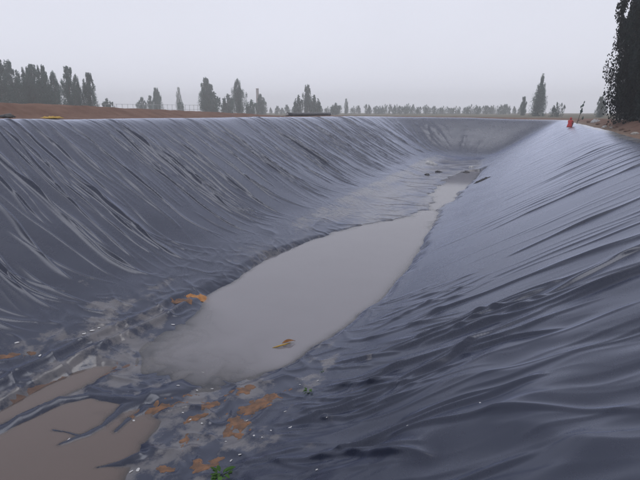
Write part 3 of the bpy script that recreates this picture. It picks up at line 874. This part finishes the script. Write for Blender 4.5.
# pale pipe on the right soil bank
def polytube(name, pts, r, mat, label, cat, seg=9):
    p0 = pts[0]
    bm = bmesh.new(); tube(bm, [(p[0] - p0[0], p[1] - p0[1], p[2] - p0[2]) for p in pts], [r] * len(pts), seg)
    o = obj_bm(name, bm, mat); o.location = p0
    return tag(o, label, cat)
pp = []
for k, t in enumerate(np.linspace(0, 1, 16)):
    x = 8.1 - 1.5 * t + 0.15 * math.sin(t * 7); y = 58 - 34 * t
    pp.append((x, y, gz(x, y) + 0.10 + 0.03 * math.sin(t * 23)))
polytube("pipe", pp, 0.09, M['pipe'], "pale grey pipe laid along the brown soil bank under dark trees", "pipe")

# ------------------------------------------------------------------ clods, stones, scraps
def lump(name, x, y, z, sx, sy, sz, mat, label, cat, group=None, seed=0, flat=0.35, rz=None):
    bm = bmesh.new(); bmesh.ops.create_icosphere(bm, subdivisions=2, radius=1)
    for v in bm.verts:
        p = v.co
        k = 1 + 0.35 * float(pn(p.x * 1.3 + seed, p.y * 1.3 + p.z * 2.1, seed)) + 0.15 * float(pn(p.x * 3 + seed, p.z * 3 + p.y, seed + 3))
        q = p * k
        if q.z < -flat: q.z = -flat
        v.co = (q.x * sx, q.y * sy, (q.z + flat) * sz)
    o = obj_bm(name, bm, mat, smooth=False); o.location = (x, y, z); o.rotation_euler.z = random.uniform(0, 6) if rz is None else rz
    return tag(o, label, cat, group)

def sheet(name, x, y, z, lx, ly, hh, mat, label, cat, seed, rz=0.0, group=None, drape=False, nx=22, ny=12):
    """crumpled sheet with thickness, irregular outline, resting on z or draped on the liner"""
    r = np.random.default_rng(seed)
    gx, gy = np.meshgrid(np.linspace(-1, 1, nx), np.linspace(-1, 1, ny))
    an = np.arctan2(gy, gx); rr = np.maximum(abs(gx), abs(gy))
    # square grid to irregular disc
    rad = rr * (0.78 + 0.45 * pn(np.cos(an) * 1.6 + seed, np.sin(an) * 1.6, seed) + 0.2 * pn(np.cos(an) * 4 + seed, np.sin(an) * 4, seed + 1))
    px, py = np.cos(an) * rad * lx, np.sin(an) * rad * ly
    pz = hh * (0.35 + 0.9 * np.abs(pn(gx * 2.2 + seed, gy * 2.2, seed + 2)) + 0.4 * pn(gx * 5, gy * 5 + seed, seed + 3)).clip(0.02, None) * (1 - rr ** 4)
    c_, s_ = math.cos(rz), math.sin(rz)
    wx, wy = px * c_ - py * s_, px * s_ + py * c_
    base = liner_z((x + wx).ravel(), (y + wy).ravel()).reshape(wx.shape) - z if drape else 0.0
    if drape: base = np.maximum(base, ZW - 0.004 - z)
    top = np.stack([wx, wy, pz + base + 0.006], -1).reshape(-1, 3)
    bot = np.stack([wx, wy, base - 0.02 + 0 * pz], -1).reshape(-1, 3)
    F = grid_faces(ny, nx); n = len(top)
    loop = [k for k in range(nx)] + [k * nx + nx - 1 for k in range(1, ny)] + [(ny - 1) * nx + k for k in range(nx - 2, -1, -1)] + [k * nx for k in range(ny - 2, 0, -1)]
    side = [(loop[i], loop[i] + n, loop[(i + 1) % len(loop)] + n, loop[(i + 1) % len(loop)]) for i in range(len(loop))]
    o = obj_np(name, np.concatenate([top, bot]), np.concatenate([F, F[:, ::-1] + n, np.array(side)]), mat)
    o.location = (x, y, z)
    return tag(o, label, cat, group)

# right bank: stones, clods and plastic scraps
for k, (px, yy, s, kind) in enumerate(((614, 42.0, 0.18, 'stone'), (638, 33.0, 0.24, 'stone'), (630, 36.0, 0.2, 'clod'), (607, 46.0, 0.22, 'clod'), (618, 41.0, 0.25, 'clod'), (624, 38.0, 0.22, 'clod'), (600, 50, 0.25, 'clod'), (590, 58, 0.25, 'clod'))):
    x = fit_x = ray(px, 112)[0] / ray(px, 112)[1] * yy
    lab = {('stone', 0): "pale flat stone on the soil beside the basin rim", ('stone', 1): "large pale grey boulder on the soil bank by the pipe"}.get((kind, k), "brown clod of earth on the soil bank beside the rim")
    lump("stone" if kind == 'stone' else "earth_clod", x, yy, gz(x, yy) - 0.02, s * 0.95, s * 0.75, s * 0.5, M[kind], lab, "stone" if kind == 'stone' else "clod", None if kind == 'stone' else "clods on the right bank", k + 3)
x = ray(597, 112)[0] / ray(597, 112)[1] * 54
sheet("plastic_bag", x, 54.0, gz(x, 54.0), 0.5, 0.35, 0.35, M['white'], "white plastic bag lying on the right soil bank", "bag", 5, 0.4)
x = ray(607, 112)[0] / ray(607, 112)[1] * 44
sheet("plastic_scrap", x, 44.0, gz(x, 44.0), 0.3, 0.2, 0.2, M['white'], "small white plastic scrap on brown soil by the pipe", "plastic scrap", 9, 1.0)

# yellow sheet on the left rim
yy = fit(51, -21.9)
sheet("yellow_sheet", yy[0], yy[1], gz(*yy) + 0.02, 0.55, 0.3, 0.09, M['yellow'], "yellow plastic sheet lying on the left rim of the basin", "plastic sheet", 13, 1.2)
yy = fit(6, -22.6)
lump("plastic_heap", yy[0], yy[1], gz(*yy) - 0.02, 0.32, 0.25, 0.14, M['scrap'], "small dark lump at the foot of the soil bank", "heap", None, 23)  # small near-black lump marking a dark spot by the bank

# white plastic and dark scraps on the far floor
p = on_liner(431, 164)
sheet("plastic_bag", p[0], p[1], p[2], 0.75, 0.45, 0.42, M['white'], "white crumpled plastic sheet on the far floor of the basin", "plastic sheet", 31, 0.3, drape=True)
p = on_liner(471, 167.5)
sheet("plastic_scrap", p[0], p[1], p[2], 0.35, 0.25, 0.2, M['white'], "small white scrap at the foot of the far end slope", "plastic scrap", 33, 0.3, drape=True)
for k, (px, py, lx) in enumerate(((438, 172, 0.45), (466, 174, 0.35), (481, 181, 0.7), (427, 175, 0.3))):
    p = on_liner(px, py)
    sheet("black_scrap", p[0], p[1], p[2], lx, 0.3, 0.16, M['scrap'], "small black scrap of plastic lying on the far pale silt", "plastic scrap", 41 + k, 0.2, "black scraps on the far silt", drape=True)

# ------------------------------------------------------------------ mud, leaves and litter on the near floor
mud_spots = [
    (193, 296, 0.75, 0.16, 'orange', "bright orange mud streak at the left edge of the grey pool", 0.55, 0.05),
    (174, 299, 0.35, 0.14, 'mud', "faded orange mud smear beside the bright orange streak", 0.5, 0.03),
    (240, 430, 0.34, 0.20, 'mud', "angular ochre mud patch between folds of the wet floor", 2.2, 0.05),
    (268, 402, 0.62, 0.20, 'mud', "long ochre mud streak running up to the small weed", 1.0, 0.05),
    (207, 466, 0.24, 0.17, 'mud', "triangular ochre mud patch beside the leafy weed", 0.6, 0.04),
    (168, 470, 0.22, 0.10, 'mud', "small ochre mud patch near the brown puddle's edge", 0.0, 0.03),
    (188, 444, 0.12, 0.24, 'mud', "narrow upright ochre mud fleck on dark wet membrane", 0.3, 0.03),
    (162, 406, 0.50, 0.18, 'mud', "broad ochre silt patch above the brown puddle", 1.0, 0.03),
    (243, 391, 0.30, 0.16, 'mud', "small ochre silt patch above the long mud streak", 0.8, 0.03),
    (213, 405, 0.26, 0.14, 'mud', "faint ochre smear in the middle of the wet floor", 0.4, 0.02),
    (197, 418, 0.24, 0.12, 'mud', "pale crumbling mud heap in the middle of scattered flecks", 0.9, 0.05),
    (10, 355, 0.35, 0.10, 'mud', "thin orange mud streak on the left toe of the slope", 0.9, 0.03),
    (38, 392, 1.5, 0.26, 'brown_mud', "dark brown mud bar beside the pleat above the puddle", 0.95, 0.035),
]
def mud(px, py, lx, ly, mat, label, seed, rz, thick):
    """thin uneven deposit lying in the hollows of the sheet: ragged outline, edges run out under the folds"""
    p = on_liner(px, py)
    n = 80
    gx, gy = np.meshgrid(np.linspace(-1.6, 1.6, n), np.linspace(-1.6, 1.6, n))
    c_, s_ = math.cos(rz), math.sin(rz)
    wx, wy = (gx * lx * c_ - gy * ly * s_), (gx * lx * s_ + gy * ly * c_)
    X_, Y_ = p[0] + wx, p[1] + wy
    lz = liner_z(X_.ravel(), Y_.ravel()).reshape(X_.shape)
    f = 0.35 - (gx ** 2 + gy ** 2) * 0.55 + 2.4 * fbm(X_ / 0.22 + seed, Y_ / 0.22, seed, 5) + 0.8 * fbm(X_ / 0.6, Y_ / 0.6 + seed, seed + 1, 3) - 12.0 * (lz - np.median(lz))
    f = np.clip(f, -0.5, 0.5)
    fc = grid_faces(n, n)
    fc = fc[(f.ravel()[fc] > -0.12).any(1)]
    used = np.unique(fc); rm = np.zeros(n * n, int); rm[used] = np.arange(len(used))
    zz = np.where(f > 0, f * thick + 0.003, f * 0.05) + lz - p[2]
    V_ = np.stack([wx, wy, zz], -1).reshape(-1, 3)[used]
    o = obj_np("mud_patch", V_, rm[fc], mat); o.location = tuple(p)
    tag(o, label, "mud")
for k, (px, py, lx, ly, mt, lab, rz, hh) in enumerate(mud_spots):
    mud(px, py, lx, ly, M[mt], lab, 60 + k, rz, hh * 0.45)

# orange dead branch and leaf on the pool edge
p = on_liner(283, 352)
lf = empty("dead_branch", (p[0], p[1], max(p[2], ZW)), 0.75)
tag(lf, "pale dry curved branch with orange leaf at the pool's edge", "branch")
bm = bmesh.new()
tube(bm, [(-0.28, 0.02, 0.0), (-0.12, -0.01, 0.035), (0.06, 0.0, 0.05), (0.24, 0.07, 0.03)], [0.008, 0.022, 0.02, 0.006], 7)
obj_bm("twig", bm, M['yellow'], lf)
bm = bmesh.new()
lv = [[bm.verts.new((0.02 + 0.36 * t, 0.10 + (s_ - 0.5) * 0.16 * math.sin(math.pi * min(1, t + 0.08)), 0.03 + 0.05 * math.sin(t * 3) + 0.03 * abs(s_ - 0.5))) for s_ in (0, 0.33, 0.66, 1)] for t in np.linspace(0, 1, 8)]
for a, b in zip(lv, lv[1:]):
    for j in range(3): bm.faces.new((a[j], a[j + 1], b[j + 1], b[j]))
bmesh.ops.solidify(bm, geom=bm.faces[:], thickness=0.006)
obj_bm("leaf", bm, M['orange'], lf)

# weeds
def weed(px, py, n, ln_, label, seed):
    r = np.random.default_rng(seed)
    p = on_liner(px, py)
    e = empty("weed", (p[0], p[1], p[2] - 0.01)); tag(e, label, "weed")
    bm = bmesh.new()
    for k in range(5):
        a = r.uniform(0, 6.28); q = r.uniform(0.3, 0.8) * ln_
        tube(bm, [(0, 0, 0), (math.cos(a) * q * 0.5, math.sin(a) * q * 0.5, q * 0.5), (math.cos(a) * q, math.sin(a) * q, q * 0.7)], [0.006, 0.005, 0.003], 5)
    obj_bm("stem", bm, M['weed'], e)
    for k in range(n):
        a = r.uniform(0, 6.28); el = r.uniform(0.1, 1.0); l = ln_ * r.uniform(0.35, 0.6); w = l * r.uniform(0.22, 0.34)
        o0 = Vector((math.cos(a) * ln_ * r.uniform(0.05, 0.6), math.sin(a) * ln_ * r.uniform(0.05, 0.6), ln_ * r.uniform(0.1, 0.6)))
        dr = Vector((math.cos(a) * math.cos(el), math.sin(a) * math.cos(el), math.sin(el)))
        sd = dr.cross(Vector((0, 0, 1))).normalized(); up = sd.cross(dr)
        bm = bmesh.new()
        rows = []
        for t in (0, 0.25, 0.5, 0.75, 1.0):
            ww = w * math.sin(math.pi * (0.06 + 0.88 * t)); c = o0 + dr * l * t - up * (0.35 * l * t * t)
            rows.append([bm.verts.new(c - sd * ww + up * ww * 0.35), bm.verts.new(c), bm.verts.new(c + sd * ww + up * ww * 0.35)])
        for a_, b_ in zip(rows, rows[1:]):
            for j in range(2): bm.faces.new((a_[j], a_[j + 1], b_[j + 1], b_[j]))
        obj_bm("leaf", bm, M['weed'], e)
weed(221, 477, 26, 0.22, "small green leafy weed growing through the near floor mud", 3)
weed(308, 393, 12, 0.13, "tiny green weed by the fold at the right bank's toe", 4)
weed(322, 372, 5, 0.06, "speck of green weed on the wrinkled right toe", 5)

# white flecks of litter
def flake_mesh(seed, s=1.0):
    r = np.random.default_rng(seed)
    bm = bmesh.new()
    n = 7
    c = bm.verts.new((0, 0, 0.35)); ring = []
    for k in range(n):
        a = k * 2 * math.pi / n; q = r.uniform(0.6, 1.15)
        ring.append(bm.verts.new((math.cos(a) * q * 1.3, math.sin(a) * q * 0.7, r.uniform(0.0, 0.35))))
    for k in range(n): bm.faces.new((c, ring[k], ring[(k + 1) % n]))
    g_ = bmesh.ops.extrude_face_region(bm, geom=bm.faces[:])
    for v in g_['geom']:
        if isinstance(v, bmesh.types.BMVert): v.co.z -= 0.14
    bmesh.ops.recalc_face_normals(bm, faces=bm.faces[:])
    me_ = bpy.data.meshes.new("white_fleck"); bm.to_mesh(me_); bm.free(); me_.materials.append(M['white'])
    return me_
fm = [flake_mesh(k) for k in range(5)]
def fleck(px, py, s, label, group, k):
    p = on_liner(px, py)
    o = link(bpy.data.objects.new("white_fleck", fm[k % 5]))
    e_ = 0.12
    gxs = (liner_z(p[0] + e_, p[1])[0] - liner_z(p[0] - e_, p[1])[0]) / (2 * e_)
    gys = (liner_z(p[0], p[1] + e_)[0] - liner_z(p[0], p[1] - e_)[0]) / (2 * e_)
    o.location = (p[0], p[1], max(p[2] + 0.006, ZW - 0.01) + 0.001)
    nrm = Vector((-gxs, -gys, 1)).normalized()
    qn = nrm.to_track_quat('Z', 'Y')
    o.rotation_euler = (qn @ Matrix.Rotation(random.uniform(0, 6.28), 3, 'Z').to_quaternion()).to_euler()
    o.scale = (s, s, s * 0.45)
    tag(o, label, "litter", group)
for k, (px, py) in enumerate(((409, 426), (453, 433), (440, 443), (405, 462), (480, 405))):
    fleck(px, py, 0.042, "tiny white fleck of litter on the dark right bank", "white flecks on the right bank", k)
for k, (px, py, s) in enumerate(((290, 428, .035), (240, 455, .03), (254, 436, .03), (285, 412, .028), (327, 417, .028), (317, 470, .025), (203, 374, .035), (226, 442, .022),
                              (262, 438, .02), (247, 421, .022), (212, 389, .03), (178, 386, .035), (197, 391, .028), (231, 461, .03), (271, 431, .02), (190, 420, .03), (202, 424, .03), (183, 413, .025), (300, 385, .025), (318, 381, .022))):
    fleck(px, py, s, "tiny white fleck of litter on the wet floor by mud patches", "white flecks on the near floor", k)
for k, (px, py, s) in enumerate(((135, 424, .05), (132, 426, .03), (138, 470, .05), (131, 472, .035))):
    fleck(px, py, s, "pale foam scrap on the membrane edge of the brown puddle", "foam scraps at the puddle", k)
for k, (px, py, s) in enumerate(((84, 334, .05), (92, 331, .06), (99, 328, .04), (40, 356, .05), (17, 343, .04), (173, 325, .05), (82, 383, .035))):
    fleck(px, py, s, "whitish silt fleck on the foot of the left slope", "silt flecks on the left toe", k)

# ------------------------------------------------------------------ person crouching in red on the right rim
def person(x, y, z, rz):
    e = empty("person", (x, y, z), rz)
    tag(e, "person in a red hooded coat crouching on the basin rim", "person")
    # skeleton (facing -Y), squatting
    vs, es, rd = [], [], []
    def v(co, r): vs.append(co); rd.append(r); return len(vs) - 1
    def ed(a, b): es.append((a, b))
    pel = v((0, 0.10, 0.34), (0.17, 0.15)); sp1 = v((0, 0.06, 0.50), (0.165, 0.135)); sp2 = v((0, -0.02, 0.66), (0.18, 0.13)); nk = v((0, -0.07, 0.79), (0.07, 0.07))
    hd0 = v((0, -0.09, 0.86), (0.085, 0.09)); hd1 = v((0, -0.10, 0.96), (0.085, 0.10)); hd2 = v((0, -0.09, 1.03), (0.05, 0.06))
    for a, b in ((pel, sp1), (sp1, sp2), (sp2, nk), (nk, hd0), (hd0, hd1), (hd1, hd2)): ed(a, b)
    for s in (-1, 1):
        hp = v((0.12 * s, 0.08, 0.32), (0.11, 0.11)); kn = v((0.19 * s, -0.30, 0.47), (0.075, 0.075)); an_ = v((0.15 * s, -0.10, 0.08), (0.05, 0.05)); toe = v((0.17 * s, -0.28, 0.035), (0.045, 0.035))
        ed(pel, hp); ed(hp, kn); ed(kn, an_); ed(an_, toe)
        sh = v((0.20 * s, -0.02, 0.70), (0.085, 0.085)); el = v((0.26 * s, -0.20, 0.52), (0.06, 0.06)); wr = v((0.13 * s, -0.40, 0.52), (0.038, 0.034)); pa = v((0.09 * s, -0.45, 0.51), (0.04, 0.022))
        ed(sp2, sh); ed(sh, el); ed(el, wr); ed(wr, pa)
        for k in range(4):
            f1 = v(((0.075 - 0.008 * k) * s, -0.49 + 0.006 * k, 0.535 - 0.018 * k), (0.0095, 0.0095)); f2 = v(((0.045 - 0.004 * k) * s, -0.515 + 0.010 * k, 0.520 - 0.018 * k), (0.0085, 0.0085))
            ed(pa, f1); ed(f1, f2)
        t1 = v((0.10 * s, -0.465, 0.556), (0.011, 0.011)); t2 = v((0.075 * s, -0.495, 0.572), (0.009, 0.009)); ed(pa, t1); ed(t1, t2)
    me_ = bpy.data.meshes.new("body"); me_.from_pydata(vs, es, [])
    o = link(bpy.data.objects.new("body", me_), e)
    md = o.modifiers.new("skin", 'SKIN'); o.modifiers.new("sub", 'SUBSURF').levels = 1
    o.modifiers["sub"].render_levels = 1
    for i, sv in enumerate(me_.skin_vertices[0].data):
        sv.radius = rd[i]; sv.use_root = (i == pel)
    dg = bpy.context.evaluated_depsgraph_get(); dg.update()
    mm = bpy.data.meshes.new_from_object(o.evaluated_get(dg))
    o.modifiers.clear(); o.data = mm; mm.name = "body"
    mm.materials.clear()
    for n_ in ('red', 'trousers', 'skin'): mm.materials.append(M[n_])
    for f in mm.polygons:
        c = f.center; f.use_smooth = True
        if c.z > 0.80 or (c.y < -0.40 and c.z > 0.45 and c.z < 0.62): f.material_index = 2
        elif c.z < 0.44 or (c.y < -0.16 and c.z < 0.50 and abs(c.x) < 0.26 and abs(c.x) > 0.1): f.material_index = 1
    # hood open at the face, coat skirt, hair, nose, ears, eyes, mouth
    bm = bmesh.new(); bmesh.ops.create_uvsphere(bm, u_segments=20, v_segments=14, radius=1)
    for q in list(bm.verts):
        if q.co.y < -0.55 and -0.75 < q.co.z < 0.6: bm.verts.remove(q)
    for q in bm.verts: q.co = (q.co.x * 0.118, -0.075 + q.co.y * 0.135, 0.935 + q.co.z * 0.145)
    bmesh.ops.solidify(bm, geom=bm.faces[:], thickness=0.012)
    obj_bm("hood", bm, M['red'], e)
    bm = bmesh.new(); lathe(bm, [(0.275, 0.03), (0.255, 0.20), (0.225, 0.34), (0.20, 0.48), (0.185, 0.60), (0.19, 0.68), (0.12, 0.78)], 22)
    for q in bm.verts:
        q.co = (q.co.x * 1.02, q.co.y * 0.78 + 0.10 - (q.co.z - 0.3) * 0.32 + 0.01 * math.sin(math.atan2(q.co.y, q.co.x) * 7), q.co.z)
    obj_bm("coat", bm, M['red'], e)
    bm = bmesh.new(); bmesh.ops.create_uvsphere(bm, u_segments=14, v_segments=8, radius=1)
    for q in bm.verts: q.co = (q.co.x * 0.092, -0.085 + q.co.y * 0.10, 1.0 + max(q.co.z, -0.2) * 0.062)
    obj_bm("hair", bm, M['hair'], e)
    bm = bmesh.new(); tube(bm, [(0, -0.195, 0.965), (0, -0.215, 0.925), (0, -0.195, 0.915)], [0.008, 0.015, 0.010], 7); obj_bm("nose", bm, M['skin'], e)
    bm = bmesh.new(); tube(bm, [(-0.028, -0.185, 0.885), (0, -0.193, 0.883), (0.028, -0.185, 0.885)], [0.003, 0.007, 0.003], 6); obj_bm("mouth", bm, M['red'], e)
    for s in (-1, 1):
        bm = bmesh.new(); bmesh.ops.create_uvsphere(bm, u_segments=8, v_segments=6, radius=0.012)
        ob = obj_bm("eye", bm, M['hair'], e); ob.location = (0.034 * s, -0.185, 0.955)
    return e
pr = at(571.5, 125.2, 4.86)
yy_ = 55.0; xx_ = float(XC + RF + rim_z(Q + yy_ - Y0) / SL) - 0.40
zz_ = max(float(liner_z(xx_, yy_)[0]), 0)
person(xx_, yy_, zz_ + 0.01, math.radians(160)).scale = (0.9, 0.9, 0.9)

# ------------------------------------------------------------------ mist
bm = bmesh.new(); bmesh.ops.create_cube(bm, size=1.0)
hz_me = bpy.data.meshes.new("haze"); bm.to_mesh(hz_me); bm.free()
haze = link(bpy.data.objects.new("haze", hz_me))
haze.scale = (1190, 1280, 26); haze.location = (-7, 38, 11.0)
hm = bpy.data.materials.new("mist"); hm.use_nodes = True
hm.node_tree.nodes.clear()
ho = hm.node_tree.nodes.new("ShaderNodeOutputMaterial"); hv = hm.node_tree.nodes.new("ShaderNodeVolumePrincipled")
hv.inputs['Color'].default_value = (0.985, 0.988, 1.0, 1)
hv.inputs['Density'].default_value = 0.0018
hv.inputs['Anisotropy'].default_value = 0.7
hm.node_tree.links.new(hv.outputs[0], ho.inputs['Volume'])
hz_me.materials.append(hm)
tag(haze, kind="stuff")
